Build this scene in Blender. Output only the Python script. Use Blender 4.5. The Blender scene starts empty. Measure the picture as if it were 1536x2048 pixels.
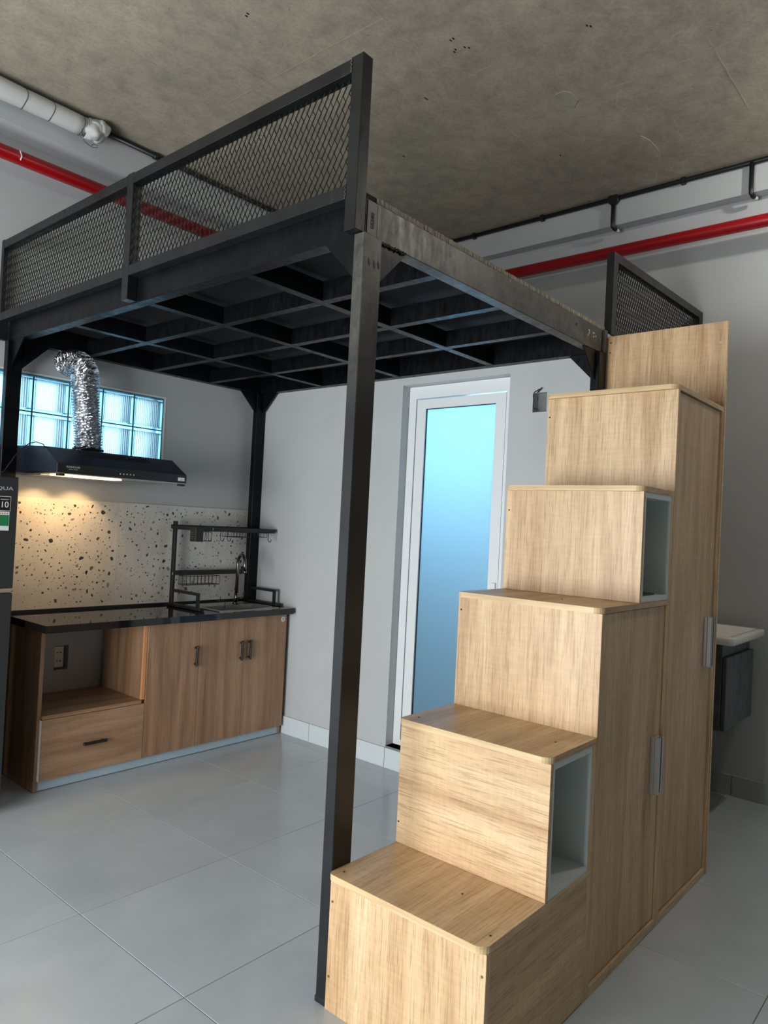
import bpy, bmesh, math, random
from mathutils import Vector, Matrix
random.seed(7)
R = math.radians
S = bpy.context.scene
COL = S.collection

# ------------------------------------------------------------------ camera
cam = bpy.data.cameras.new('camera'); cam_o = bpy.data.objects.new('camera', cam); COL.objects.link(cam_o)
CYAW, CPITCH, CROLL, CF = R(40.6762), R(1.0174), R(2.872), 1449.34
fwd = Vector((math.cos(CPITCH)*math.cos(CYAW), math.cos(CPITCH)*math.sin(CYAW), math.sin(CPITCH)))
rt = Vector((math.sin(CYAW), -math.cos(CYAW), 0)); up = rt.cross(fwd)
rx = math.cos(CROLL)*rt + math.sin(CROLL)*up; ux = -math.sin(CROLL)*rt + math.cos(CROLL)*up
m = Matrix((rx, ux, -fwd)).transposed().to_4x4(); m.translation = Vector((-1.4921, -1.3769, 1.3424))
cam_o.matrix_world = m
cam.sensor_fit = 'VERTICAL'; cam.sensor_height = 24.0; cam.lens = CF/2048*24.0; cam.clip_start = 0.02
S.camera = cam_o

# ------------------------------------------------------------------ light, sky, exposure
S.view_settings.view_transform = 'Standard'; S.view_settings.look = 'None'
S.view_settings.exposure = 0.0; S.view_settings.gamma = 1.0; S.view_settings.use_curve_mapping = False
w = bpy.data.worlds.new('sky'); S.world = w; w.use_nodes = True
bg = w.node_tree.nodes['Background']; bg.inputs[0].default_value = (0.62, 0.86, 1.0, 1); bg.inputs[1].default_value = 3.6

def area(name, loc, direction, sx, sy, power, col, spread=180):
    l = bpy.data.lights.new(name, 'AREA'); l.shape = 'RECTANGLE'; l.size = sx; l.size_y = sy
    l.energy = power; l.color = col; l.spread = R(spread)
    o = bpy.data.objects.new(name, l); COL.objects.link(o); o.location = loc
    o.rotation_euler = Vector(direction).to_track_quat('-Z', 'Y').to_euler()
    return o
# daylight through the tall balcony window in the left end wall
area('balcony_daylight', (-3.42, 0.55, 0.95), (1, 0, 0.0), 2.5, 1.6, 165, (0.98, 0.965, 0.95))
# ceiling tube lamp right of the frame
pl_ = bpy.data.lights.new('ceiling_lamp_light', 'POINT'); pl_.energy = 27; pl_.color = (1.0, 0.97, 0.92); pl_.shadow_soft_size = .035
plo = bpy.data.objects.new('ceiling_lamp_light', pl_); COL.objects.link(plo); plo.location = (2.05, -1.12, 3.32)
# daylight from the bathroom's own window
area('bathroom_daylight', (2.55, 0.9, 1.95), (-1, 0, -0.15), 1.0, 0.5, 17, (0.36, 0.72, 1.0))

# ------------------------------------------------------------------ helpers
def lin(r, g, b):
    f = lambda c: (c/255/12.92) if c/255 <= .04045 else ((c/255+.055)/1.055)**2.4
    return (f(r), f(g), f(b), 1)
class NT:
    def __init__(s, name):
        s.m = bpy.data.materials.new(name); s.m.use_nodes = True; s.t = s.m.node_tree
        s.b = s.t.nodes['Principled BSDF']; s.out = s.t.nodes['Material Output']
    def n(s, typ, **k):
        x = s.t.nodes.new(typ)
        for a, v in k.items():
            if a.startswith('i_'): x.inputs[a[2:].replace('_', ' ')].default_value = v
            else: setattr(x, a, v)
        return x
    def l(s, a, b): s.t.links.new(a, b)
    def noise(s, vec, scale, detail=4, rough=.55, dist=0.):
        x = s.n('ShaderNodeTexNoise'); x.inputs['Scale'].default_value = scale; x.inputs['Detail'].default_value = detail
        x.inputs['Roughness'].default_value = rough; x.inputs['Distortion'].default_value = dist
        if vec is not None: s.l(vec, x.inputs['Vector'])
        return x.outputs[0]
    def ramp(s, fac, stops, interp='LINEAR'):
        x = s.n('ShaderNodeValToRGB'); x.color_ramp.interpolation = interp
        e = x.color_ramp.elements
        while len(e) < len(stops): e.new(.5)
        for k, (p, c) in zip(e, stops): k.position = p; k.color = c
        s.l(fac, x.inputs[0]); return x.outputs[0]
    def mix(s, fac, a, b, mode='MIX'):
        x = s.n('ShaderNodeMix', data_type='RGBA', blend_type=mode)
        for sock, v in ((x.inputs[0], fac), (x.inputs[6], a), (x.inputs[7], b)):
            if hasattr(v, 'is_linked'): s.l(v, sock)
            else: sock.default_value = v
        return x.outputs[2]
    def coord(s, rand=True, scale=(1, 1, 1)):
        tc = s.n('ShaderNodeTexCoord'); v = tc.outputs['Object']
        if rand:
            oi = s.n('ShaderNodeObjectInfo'); mu = s.n('ShaderNodeVectorMath', operation='MULTIPLY_ADD')
            cb = s.n('ShaderNodeCombineXYZ'); s.l(oi.outputs['Random'], cb.inputs[0]); s.l(oi.outputs['Random'], cb.inputs[1]); s.l(oi.outputs['Random'], cb.inputs[2])
            mu.inputs[1].default_value = (13.7, 31.3, 47.9)
            s.l(cb.outputs[0], mu.inputs[0]); s.l(v, mu.inputs[2]); v = mu.outputs[0]
        if scale != (1, 1, 1):
            mp = s.n('ShaderNodeVectorMath', operation='MULTIPLY'); mp.inputs[1].default_value = scale
            s.l(v, mp.inputs[0]); v = mp.outputs[0]
        return v
    def mul(s, v, sc):
        mp = s.n('ShaderNodeVectorMath', operation='MULTIPLY'); mp.inputs[1].default_value = sc; s.l(v, mp.inputs[0]); return mp.outputs[0]
    def bump(s, h, strength=.2, dist=.002):
        x = s.n('ShaderNodeBump'); x.inputs['Strength'].default_value = strength; x.inputs['Distance'].default_value = dist
        s.l(h, x.inputs['Height']); s.l(x.outputs[0], s.b.inputs['Normal'])
    def set(s, color=None, rough=None, metal=None, spec=None, **k):
        if color is not None:
            if hasattr(color, 'is_linked'): s.l(color, s.b.inputs['Base Color'])
            else: s.b.inputs['Base Color'].default_value = color
        if rough is not None:
            if hasattr(rough, 'is_linked'): s.l(rough, s.b.inputs['Roughness'])
            else: s.b.inputs['Roughness'].default_value = rough
        if metal is not None: s.b.inputs['Metallic'].default_value = metal
        if spec is not None: s.b.inputs['Specular IOR Level'].default_value = spec
        return s.m

def wood(name, axis, light, mid, dark, pores=1.0, rough=.42):
    t = NT(name); v = t.coord()
    al = {'x': (1, 0, 0), 'y': (0, 1, 0), 'z': (0, 0, 1)}[axis]
    sc = lambda across, along: tuple(along if a else across for a in al)
    streak = t.noise(t.mul(v, sc(17, .9)), 1, 3, .6, .4)
    fig = t.noise(t.mul(v, sc(5.5, .55)), 1, 2, .5, .8)
    wv = t.n('ShaderNodeMath', operation='MULTIPLY'); t.l(fig, wv.inputs[0]); wv.inputs[1].default_value = 26
    sn = t.n('ShaderNodeMath', operation='SINE'); t.l(wv.outputs[0], sn.inputs[0])
    s2 = t.n('ShaderNodeMapRange'); t.l(sn.outputs[0], s2.inputs[0]); s2.inputs[1].default_value = -1
    fine = t.noise(t.mul(v, sc(260, 9)), 1, 3, .65, .2)
    cross = t.noise(t.mul(v, sc(14, 90)), 1, 2, .6)
    c = t.ramp(streak, [(.3, dark), (.5, mid), (.68, light)])
    c = t.mix(.32, c, t.ramp(s2.outputs[0], [(.0, light), (.6, mid), (1, dark)]))
    c = t.mix(.6*pores, c, t.ramp(fine, [(.36, (.5, .43, .36, 1)), (.5, (1, 1, 1, 1))]), 'MULTIPLY')
    c = t.mix(.28*pores, c, t.ramp(cross, [(.42, (.78, .76, .74, 1)), (.6, (1.0, 1.0, 1.0, 1))]), 'MULTIPLY')
    t.bump(fine, .12, .0008)
    return t.set(c, rough)
OL, OM, OD = lin(230, 200, 158), lin(212, 178, 136), lin(184, 146, 106)
oak = {a: wood('oak_laminate_'+a, a, OL, OM, OD) for a in 'xyz'}
def plain_edge():
    t = NT('oak_edge_band'); v = t.coord(scale=(1, 1, 1))
    return t.set(t.ramp(t.noise(t.mul(v, (3, 3, 60)), 1, 3), [(.35, lin(196, 166, 122)), (.65, lin(222, 196, 150))]), .45)
edge = plain_edge()
KL, KM, KD = lin(180, 143, 112), lin(160, 124, 94), lin(130, 97, 70)
kwood = {a: wood('walnut_laminate_'+a, a, KL, KM, KD, .6, .4) for a in 'xyz'}

def concrete():
    t = NT('raw_concrete'); v = t.coord(False)
    a = t.noise(v, 1.1, 5, .6, .3); b = t.noise(v, 9, 6, .7, .2); c = t.noise(v, 60, 4, .7)
    col = t.ramp(a, [(.3, lin(140, 134, 122)), (.5, lin(160, 152, 136)), (.7, lin(180, 170, 150))])
    col = t.mix(.42, col, t.ramp(b, [(.3, lin(128, 123, 112)), (.55, lin(178, 168, 150)), (.75, lin(202, 193, 176))]))
    col = t.mix(.35, col, t.ramp(c, [(.35, (.62, .6, .58, 1)), (.55, (1, 1, 1, 1))]), 'MULTIPLY')
    sp = t.noise(v, 26, 3, .8, 1.2); col = t.mix(.8, col, t.ramp(sp, [(.27, (.35, .33, .31, 1)), (.31, (1, 1, 1, 1))]), 'MULTIPLY')
    st = t.noise(t.mul(v, (1.6, 7, 1)), 1.6, 5, .75, .6)
    col = t.mix(.5, col, t.ramp(st, [(.62, (1, 1, 1, 1)), (.74, (.55, .46, .42, 1))]), 'MULTIPLY')
    sc = t.n('ShaderNodeTexVoronoi', feature='DISTANCE_TO_EDGE'); sc.inputs['Scale'].default_value = 2.6
    dv = t.n('ShaderNodeVectorMath', operation='MULTIPLY_ADD'); nn = t.n('ShaderNodeTexNoise'); nn.inputs['Scale'].default_value = 3; t.l(v, nn.inputs['Vector'])
    t.l(nn.outputs['Color'], dv.inputs[0]); dv.inputs[1].default_value = (.6, .6, .6); t.l(v, dv.inputs[2]); t.l(dv.outputs[0], sc.inputs['Vector'])
    scr = t.mix(t.ramp(t.noise(v, 2.3, 2), [(.5, (0, 0, 0, 1)), (.62, (.35, .35, .35, 1))]), (0, 0, 0, 1), t.ramp(sc.outputs[0], [(.0, (1, 1, 1, 1)), (.012, (0, 0, 0, 1))]))
    col = t.mix(scr, col, lin(196, 188, 168))
    t.bump(b, .25, .004)
    return t.set(col, .8)
M = {}
M['concrete'] = concrete()
def paint(name, c, r=.6, var=.06):
    t = NT(name); v = t.coord(False); n = t.noise(v, 3, 4, .6)
    d = tuple(x*(1-var) for x in c[:3])+(1,)
    t.bump(t.noise(v, 220, 2), .04, .001)
    return t.set(t.ramp(n, [(.3, d), (.7, c)]), r)
M['wall'] = paint('grey_white_wall_paint', lin(184, 187, 188))
M['dim'] = paint('bounce_cutting_grey_wall', lin(84, 84, 84))  # unseen front wall, toned darker to cut bounce onto the stair sides
M['white'] = paint('white_paint', lin(226, 228, 226), .45, .03)
M['alu'] = paint('white_powder_coated_aluminium', lin(224, 228, 230), .35, .02)
M['white_lam'] = paint('white_melamine', lin(214, 222, 218), .4, .03)
def steel(name, c1, c2, metal=.0, rough=.42, scr=.4):
    t = NT(name); v = t.coord(); a = t.noise(v, 7, 5, .7, .5); b = t.noise(t.mul(v, (40, 40, 12)), 1, 4, .7)
    c = t.ramp(a, [(.35, c1), (.7, c2)])
    c = t.mix(scr, c, t.ramp(b, [(.62, c1), (.8, tuple(min(1, x*2.2) for x in c2[:3])+(1,))]))
    t.bump(a, .1, .002)
    return t.set(c, t.ramp(b, [(.3, (rough-.1,)*3+(1,)), (.7, (rough+.15,)*3+(1,))]), metal)
M['steel'] = steel('black_painted_steel', lin(5, 6, 8), lin(12, 14, 17), .0, .36, .05); M['steel'].node_tree.nodes['Principled BSDF'].inputs['Specular IOR Level'].default_value = .22
t = NT('black_post_bare_at_top'); v = t.coord(False); sp = t.n('ShaderNodeSeparateXYZ'); t.l(v, sp.inputs[0])
wr = t.n('ShaderNodeMapRange'); t.l(sp.outputs[2], wr.inputs[0]); wr.inputs[1].default_value = .55; wr.inputs[2].default_value = 1.05
ns = t.ramp(t.noise(v, 9, 4, .7, .5), [(.35, lin(60, 59, 55)), (.7, lin(112, 110, 102))]); bs = t.ramp(t.noise(v, 6, 3), [(.3, lin(22, 23, 25)), (.7, lin(34, 35, 37))])
M['post'] = t.set(t.mix(wr.outputs[0], bs, ns), .4, .15, .35)
M['rail'] = steel('dark_gunmetal_steel', lin(26, 28, 29), lin(46, 49, 50), .35, .36)
M['beam'] = steel('worn_raw_steel_beam', lin(54, 52, 48), lin(128, 124, 115), .3, .42, .5)
M['weld'] = steel('rough_weld_metal', lin(40, 38, 34), lin(150, 140, 125), .7, .5, .6)
M['mesh'] = NT('expanded_metal').set(lin(62, 62, 60), .35, .4)
M['deck'] = paint('dark_deck_underside', lin(7, 9, 13), .8)
M['cement'] = paint('cement_board_edge', lin(172, 166, 148), .85, .35)
M['red'] = paint('red_enamel', lin(168, 12, 20), .32, .12)
M['blackplastic'] = NT('black_plastic').set(lin(22, 23, 25), .4)
M['black'] = NT('matt_black').set(lin(20, 22, 24), .5)
M['hood'] = NT('black_enamel_hood').set(lin(26, 34, 50), .36)
M['fridge'] = NT('dark_grey_fridge_door').set(lin(52, 56, 58), .33, .3)
M['granite'] = None
t = NT('black_granite'); v = t.coord(False)
M['granite'] = t.set(t.ramp(t.noise(v, 300, 2), [(.55, lin(14, 15, 17)), (.8, lin(50, 50, 52))]), .06, 0, .6)
t = NT('brushed_stainless'); v = t.coord()
M['inox'] = t.set(t.ramp(t.noise(t.mul(v, (200, 8, 200)), 1, 2), [(.3, lin(170, 168, 162)), (.7, lin(215, 213, 206))]), .28, .95)
M['chrome'] = NT('brushed_grey_metal').set(lin(120, 118, 112), .2, 1)
M['silver'] = NT('anodised_aluminium').set(lin(205, 208, 208), .25, .9)
M['foil'] = NT('crinkled_aluminium_foil')
t = M['foil']; v = t.coord(False); n = t.noise(v, 55, 2, .6, .6); t.bump(n, .6, .004); M['foil'] = t.set(lin(216, 218, 221), .24, 1)
M['kick'] = paint('pale_blue_kickboard_film', lin(178, 196, 208), .3, .1)
M['grout'] = paint('grey_grout', lin(150, 148, 142), .9, .5)
M['skirt'] = paint('white_skirting_tile', lin(206, 214, 218), .3, .05)
M['skirtg'] = paint('grey_skirting_tile', lin(168, 172, 168), .3, .05)
M['porcelain'] = NT('white_porcelain').set(lin(232, 230, 222), .12)
M['vanity'] = steel('dark_grey_vanity', lin(58, 66, 68), lin(84, 92, 94), 0, .35, .1)
M['plastic_white'] = NT('white_plastic').set(lin(225, 222, 212), .4)
M['wrap'] = paint('white_pipe_wrap_tape', lin(206, 208, 206), .55, .12)
M['cable'] = NT('black_cable').set(lin(15, 17, 20), .5)
M['redwire'] = NT('dark_red_wire').set(lin(90, 50, 70), .5)
M['sticker_w'] = NT('white_sticker').set(lin(225, 225, 222), .4)
M['sticker_g'] = NT('green_sticker').set(lin(30, 120, 70), .4)
M['sticker_r'] = NT('red_sticker').set(lin(210, 70, 50), .4)
M['letter'] = NT('pale_lettering').set(lin(190, 192, 192), .4, .3)
M['screw'] = NT('brass_screw').set(lin(150, 125, 80), .35, .9)
M['dark_screw'] = NT('dark_screw_hole').set(lin(50, 36, 24), .6)
M['recess'] = paint('grey_plaster_recess', lin(120, 122, 120), .8)
M['orange'] = paint('orange_wood_edge', lin(214, 150, 100), .45, .1)
# floor tile
t = NT('grey_polished_floor_tile'); v = t.coord()
n = t.noise(v, 2.2, 4, .6, .3); n2 = t.noise(v, 160, 2, .7)
c = t.ramp(n, [(.3, lin(178, 185, 190)), (.7, lin(192, 199, 204))]); c = t.mix(.15, c, t.ramp(n2, [(.4, (.85, .86, .87, 1)), (.6, (1, 1, 1, 1))]), 'MULTIPLY')
M['tile'] = t.set(c, .16, 0, .45)
# terrazzo
t = NT('terrazzo_splashback'); v = t.coord(False)
col = t.ramp(t.noise(v, 5, 3), [(.3, lin(200, 198, 193)), (.7, lin(216, 214, 208))])
M['terrazzo'] = t.set(col, .3)
# door glass (frosted), glass blocks
t = NT('frosted_glass'); t.b.inputs['Transmission Weight'].default_value = .0
tr = t.n('ShaderNodeBsdfTranslucent'); tr.inputs[0].default_value = (.78, .88, .93, 1)
gl = t.n('ShaderNodeBsdfGlossy'); gl.inputs['Roughness'].default_value = .35; gl.inputs[0].default_value = (.8, .9, .95, 1)
mx = t.n('ShaderNodeMixShader'); mx.inputs[0].default_value = .12; t.l(tr.outputs[0], mx.inputs[1]); t.l(gl.outputs[0], mx.inputs[2]); t.l(mx.outputs[0], t.out.inputs[0])
M['frost'] = t.m
def glassy(name, c, rough, tint):
    t = NT(name); t.set(c, rough); t.b.inputs['Transmission Weight'].default_value = 1.0; t.b.inputs['IOR'].default_value = 1.3
    return t.m
M['block_face'] = glassy('ribbed_glass_block_face', (.93, .98, 1, 1), .35, 0)
fm = M['block_face'].node_tree; tl = fm.nodes.new('ShaderNodeBsdfTranslucent'); tl.inputs[0].default_value = (.9, .97, 1, 1)
mxx = fm.nodes.new('ShaderNodeMixShader'); mxx.inputs[0].default_value = .2
fm.links.new(fm.nodes['Principled BSDF'].outputs[0], mxx.inputs[1]); fm.links.new(tl.outputs[0], mxx.inputs[2]); fm.links.new(mxx.outputs[0], fm.nodes['Material Output'].inputs[0])
t = NT('glass_block_back_face'); tl2 = t.n('ShaderNodeBsdfTranslucent'); tl2.inputs[0].default_value = (.9, .97, 1, 1); tp2 = t.n('ShaderNodeBsdfTransparent'); tp2.inputs[0].default_value = (.93, .98, 1, 1)
mx2 = t.n('ShaderNodeMixShader'); mx2.inputs[0].default_value = .35; t.l(tp2.outputs[0], mx2.inputs[1]); t.l(tl2.outputs[0], mx2.inputs[2]); t.l(mx2.outputs[0], t.out.inputs[0]); M['block_back'] = t.m
M['block_rim'] = glassy('blue_green_glass_block_rim', (.36, .72, .88, 1), .3, 0)
t = NT('warm_lamp_glow'); t.set((0, 0, 0, 1), .5); t.b.inputs['Emission Color'].default_value = (1, .74, .4, 1); t.b.inputs['Emission Strength'].default_value = 9
M['glow'] = t.m

class MB:
    def __init__(s): s.bm = bmesh.new()
    def box(s, x0, x1, y0, y1, z0, z1, bev=0):
        r = bmesh.ops.create_cube(s.bm, size=1)
        for v in r['verts']: v.co = Vector(((x0+x1)/2+v.co.x*(x1-x0), (y0+y1)/2+v.co.y*(y1-y0), (z0+z1)/2+v.co.z*(z1-z0)))
        if bev:
            es = list({e for v in r['verts'] for e in v.link_edges})
            bmesh.ops.bevel(s.bm, geom=es, offset=bev, segments=1, affect='EDGES', profile=.5)
        return s
    def prism(s, pts, axis, a, b):
        def P(u, v, w): return {'x': (w, u, v), 'y': (u, w, v), 'z': (u, v, w)}[axis]
        va = [s.bm.verts.new(P(u, v, a)) for u, v in pts]; vb = [s.bm.verts.new(P(u, v, b)) for u, v in pts]
        n = len(pts); s.bm.faces.new(va); s.bm.faces.new(vb[::-1])
        for i in range(n): s.bm.faces.new((va[i], vb[i], vb[(i+1) % n], va[(i+1) % n]))
        return s
    def tube(s, pts, r, seg=10, cap=True):
        pts = [Vector(p) for p in pts]; rings = []
        rr = r if isinstance(r, (list, tuple)) else [r]*len(pts)
        u = None
        for i, p in enumerate(pts):
            d = ((pts[min(i+1, len(pts)-1)]-pts[max(i-1, 0)])).normalized()
            if u is None: u = d.orthogonal().normalized()
            u = (u-d*u.dot(d)).normalized(); q = d.cross(u)
            rings.append([s.bm.verts.new(p+rr[i]*(math.cos(2*math.pi*k/seg)*u+math.sin(2*math.pi*k/seg)*q)) for k in range(seg)])
        for a, b in zip(rings, rings[1:]):
            for k in range(seg):
                f = s.bm.faces.new((a[k], a[(k+1) % seg], b[(k+1) % seg], b[k])); f.smooth = seg > 5
        if cap: s.bm.faces.new(rings[0][::-1]); s.bm.faces.new(rings[-1])
        return s
    def ball(s, c, r, sx=1, sy=1, sz=1, n=12):
        q = bmesh.ops.create_uvsphere(s.bm, u_segments=n, v_segments=max(6, n//2), radius=r)
        for v in q['verts']: v.co = Vector((c[0]+v.co.x*sx, c[1]+v.co.y*sy, c[2]+v.co.z*sz))
        for f in {f for v in q['verts'] for f in v.link_faces}: f.smooth = True
        return s
    def build(s, name, mat, parent=None, **tg):
        bm = s.bm; bmesh.ops.recalc_face_normals(bm, faces=bm.faces)
        xs = [v.co for v in bm.verts]
        lo = Vector([min(c[i] for c in xs) for i in range(3)]); hi = Vector([max(c[i] for c in xs) for i in range(3)])
        c = (lo+hi)/2; c.z = lo.z if parent is None else c.z
        for v in bm.verts: v.co -= c
        me = bpy.data.meshes.new(name); bm.to_mesh(me); bm.free()
        me.materials.append(mat); o = bpy.data.objects.new(name, me); COL.objects.link(o)
        o.location = c - (wloc(parent) if parent else Vector())
        if parent: o.parent = parent
        for k, v in tg.items(): o[k] = v
        return o
def wloc(o):
    v = Vector(o.location)
    while o.parent: o = o.parent; v += o.location
    return v
def bx(name, x0, x1, y0, y1, z0, z1, mat, parent=None, bev=.0, **tg):
    return MB().box(x0, x1, y0, y1, z0, z1, bev).build(name, mat, parent, **tg)
def thing(name, loc, label, cat, **k):
    o = bpy.data.objects.new(name, None); COL.objects.link(o); o.location = loc; o.empty_display_size = .1
    o['label'] = label; o['category'] = cat
    for a, v in k.items(): o[a] = v
    return o
def txt(name, body, size, loc, rot, mat, parent, depth=.0006, sx=1.0):
    cu = bpy.data.curves.new(name, 'FONT'); cu.body = body; cu.size = size; cu.extrude = depth
    tmp = bpy.data.objects.new('tmp', cu); COL.objects.link(tmp)
    bpy.context.view_layer.update(); dg = bpy.context.evaluated_depsgraph_get()
    me = bpy.data.meshes.new_from_object(tmp.evaluated_get(dg)); bpy.data.objects.remove(tmp); bpy.data.curves.remove(cu)
    mt = Matrix.Translation((0, 0, 0)) @ Matrix.Rotation(rot[2], 4, 'Z') @ Matrix.Rotation(rot[0], 4, 'X') @ Matrix.Diagonal((sx, 1, 1, 1))
    me.transform(mt); me.materials.clear(); me.materials.append(mat)
    o = bpy.data.objects.new(name, me); COL.objects.link(o); o.location = Vector(loc)-wloc(parent); o.parent = parent
    return o
def wall_holes(name, axis, p0, p1, a0, a1, z0, z1, holes, mat, **tg):
    """wall slab between p0,p1 on axis; spans a0..a1; rectangular holes (a,b,c,d)"""
    A = sorted({a0, a1, *[h[0] for h in holes], *[h[1] for h in holes]}); Z = sorted({z0, z1, *[h[2] for h in holes], *[h[3] for h in holes]})
    solid = lambda i, j: 0 <= i < len(A)-1 and 0 <= j < len(Z)-1 and not any(h[0] <= (A[i]+A[i+1])/2 <= h[1] and h[2] <= (Z[j]+Z[j+1])/2 <= h[3] for h in holes)
    bm = bmesh.new(); vs = {}
    def V(a, z, p):
        k = (a, z, p)
        if k not in vs: vs[k] = bm.verts.new((p, a, z) if axis == 'x' else (a, p, z))
        return vs[k]
    for i in range(len(A)-1):
        for j in range(len(Z)-1):
            if not solid(i, j): continue
            a, b, c, d = A[i], A[i+1], Z[j], Z[j+1]
            for p in (p0, p1): bm.faces.new((V(a, c, p), V(b, c, p), V(b, d, p), V(a, d, p)))
            for (di, dj, q) in ((-1, 0, ((a, c), (a, d))), (1, 0, ((b, c), (b, d))), (0, -1, ((a, c), (b, c))), (0, 1, ((a, d), (b, d)))):
                if not solid(i+di, j+dj):
                    (q0, q1), (r0, r1) = q; bm.faces.new((V(q0, q1, p0), V(r0, r1, p0), V(r0, r1, p1), V(q0, q1, p1)))
    mb = MB(); mb.bm.free(); mb.bm = bm
    return mb.build(name, mat, kind='structure', **tg)

# ------------------------------------------------------------------ the room
XW, YW, XS, CZ = 1.63, 2.485, 2.697, 3.375       # bathroom wall, kitchen wall, far right wall, ceiling
XL, YF = -3.5, -4.6
wall_holes('wall_back', 'y', YW, YW+.15, XL, XS+.15, -.05, CZ, [(-.229, .926, 1.648, 2.033), (.345, .422, .472, .602)], M['wall'])
wall_holes('wall_right', 'x', XS, XS+.15, YF, YW, -.05, CZ, [], M['wall'])
wall_holes('wall_bathroom', 'x', XW, XW+.10, .02, YW, 0, 2.20, [(.52, 1.21, .118, 2.128), (.312, .387, 1.925, 2.02)], M['wall'])
bx('wall_bathroom_side', XW+.10, XS, .02, .12, 0, 2.20, M['wall'], kind='structure')
bx('ceiling_bathroom', XW, XS, .02, YW, 2.20, 2.262, M['wall'], kind='structure')
wall_holes('wall_left', 'x', XL-.15, XL, YF, YW, -.05, CZ, [(-.75, 1.85, .05, 1.85)], M['wall'])
bx('wall_front', XL-.15, XS+.15, YF-.15, YF, -.05, CZ, M['dim'], kind='structure')
ceil = bx('ceiling', XL-.15, XS+.15, YF-.15, YW+.15, CZ, CZ+.2, M['concrete'], kind='structure')
# formwork seams on the slab
for (x0, x1, y) in ((-3.4, 2.6, .572), (-3.4, 2.6, -.41), (-3.4, 2.6, 1.605), (-3.4, 2.6, 2.0), (-3.4, 2.6, -1.5)):
    mb = MB(); n = 24
    for k in range(n):
        if random.random() < .2: continue
        a = x0+(x1-x0)*k/n; j = random.uniform(-.002, .002); hh = random.uniform(.0002, .001)
        mb.box(a, a+(x1-x0)/n, y+j-.002, y+j+.002, CZ-hh, CZ+.002)
    mb.build('seam', M['concrete'], ceil)
for (x, y0, y1) in ((.62, .572, 1.605), (1.585, -.41, .572), (-.6, .57, 2.2)):
    mb = MB()
    for k in range(8):
        a = y0+(y1-y0)*k/8; j = random.uniform(-.003, .003); mb.box(x+j-.003, x+j+.003, a, a+(y1-y0)/8, CZ-.0008, CZ+.002)
    mb.build('seam', M['concrete'], ceil)
# small pits and plaster blobs
mb = MB()
for x, y in ((.893, .427), (.969, .404), (.959, .461), (1.15, -.062), (1.162, .761), (1.263, 1.594), (.28, 1.006), (1.52, 1.2), (2.0, .5)):
    for q in range(2): mb.ball((x+random.uniform(-.01, .01), y+random.uniform(-.01, .01), CZ+.001), .006, 1.6, .8, .35, 8)
mb.build('pit', M['blackplastic'], ceil)
mb = MB()
for cx, cy, rx_, ry_ in ((1.55, .24, .075, .05), (2.17, .08, .13, .03)):
    pts = [(cx+rx_*math.cos(a)*random.uniform(.8, 1.15), cy+ry_*math.sin(a)*random.uniform(.8, 1.15)) for a in [2*math.pi*k/18 for k in range(18)]]
    mb.prism(pts, 'z', CZ-.003, CZ+.002)
t = NT('smooth_plaster_patch'); v = t.coord(False); M['patch'] = t.set(t.ramp(t.noise(v, 14, 4), [(.3, lin(150, 145, 133)), (.7, lin(172, 165, 150))]), .8)
mb.build('patch', M['patch'], ceil)
# perimeter beams
bx('trim_1', XL, XS, 2.33, YW, 3.20, CZ, M['wall'], kind='structure')
bx('trim_2', 2.62, XS, YF, 2.33, 3.203, CZ, M['wall'], kind='structure')

# floor with tiles
fl = bx('floor', XL-.15, XS+.15, YF-.15, YW+.15, -.05, -.004, M['grout'], kind='structure')
gx0, gy0, T, g = -.261, .9245, .6, .0012
xs = sorted({XL, XS} | {gx0+T*i for i in range(-6, 6) if XL < gx0+T*i < XS}); ys = sorted({YF, YW} | {gy0+T*i for i in range(-8, 4) if YF < gy0+T*i < YW})
cache = {}
for i in range(len(xs)-1):
    for j in range(len(ys)-1):
        x0, x1, y0, y1 = xs[i]+g, xs[i+1]-g, ys[j]+g, ys[j+1]-g
        key = (round(x1-x0, 4), round(y1-y0, 4)); cxy = Vector(((x0+x1)/2, (y0+y1)/2, -.004))
        if key not in cache:
            o = bx('tile', x0, x1, y0, y1, -.008, 0, M['tile'], fl, .0008); cache[key] = o
        else:
            o = cache[key].copy(); COL.objects.link(o); o.location = cxy - fl.location
            o.parent = fl

# skirting on the bathroom wall and the far right wall
bb = bx('baseboard_bathroom', XW-.010, XW, .10, 2.40, 0, .004, M['skirt'], kind='structure')
for a, b in ((.10, .60), (.603, 1.205), (1.208, 1.81), (1.813, 2.40)): bx('skirting_tile', XW-.012, XW, a, b, 0.001, .109, M['skirt'], bb, .0015)
br = bx('baseboard_right', XS-.010, XS, YF, .018, 0, .004, M['skirtg'], kind='structure')
for a, b in ((-.304, .018), (-.907, -.307), (-1.51, -.91), (-2.11, -1.513)): bx('skirting_tile', XS-.012, XS, a, b, 0.001, .109, M['skirtg'], br, .0015)
# balcony opening behind the camera
wn = bx('window_2', XL-.09, XL-.05, -.75, 1.85, .05, .11, M['alu'], kind='structure')
for y in (-.75, .1, .95, 1.79): bx('window_frame', XL-.09, XL-.05, y, y+.06, .11, 1.79, M['alu'], wn)
bx('window_frame', XL-.09, XL-.05, -.75, 1.85, 1.79, 1.85, M['alu'], wn)

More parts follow.
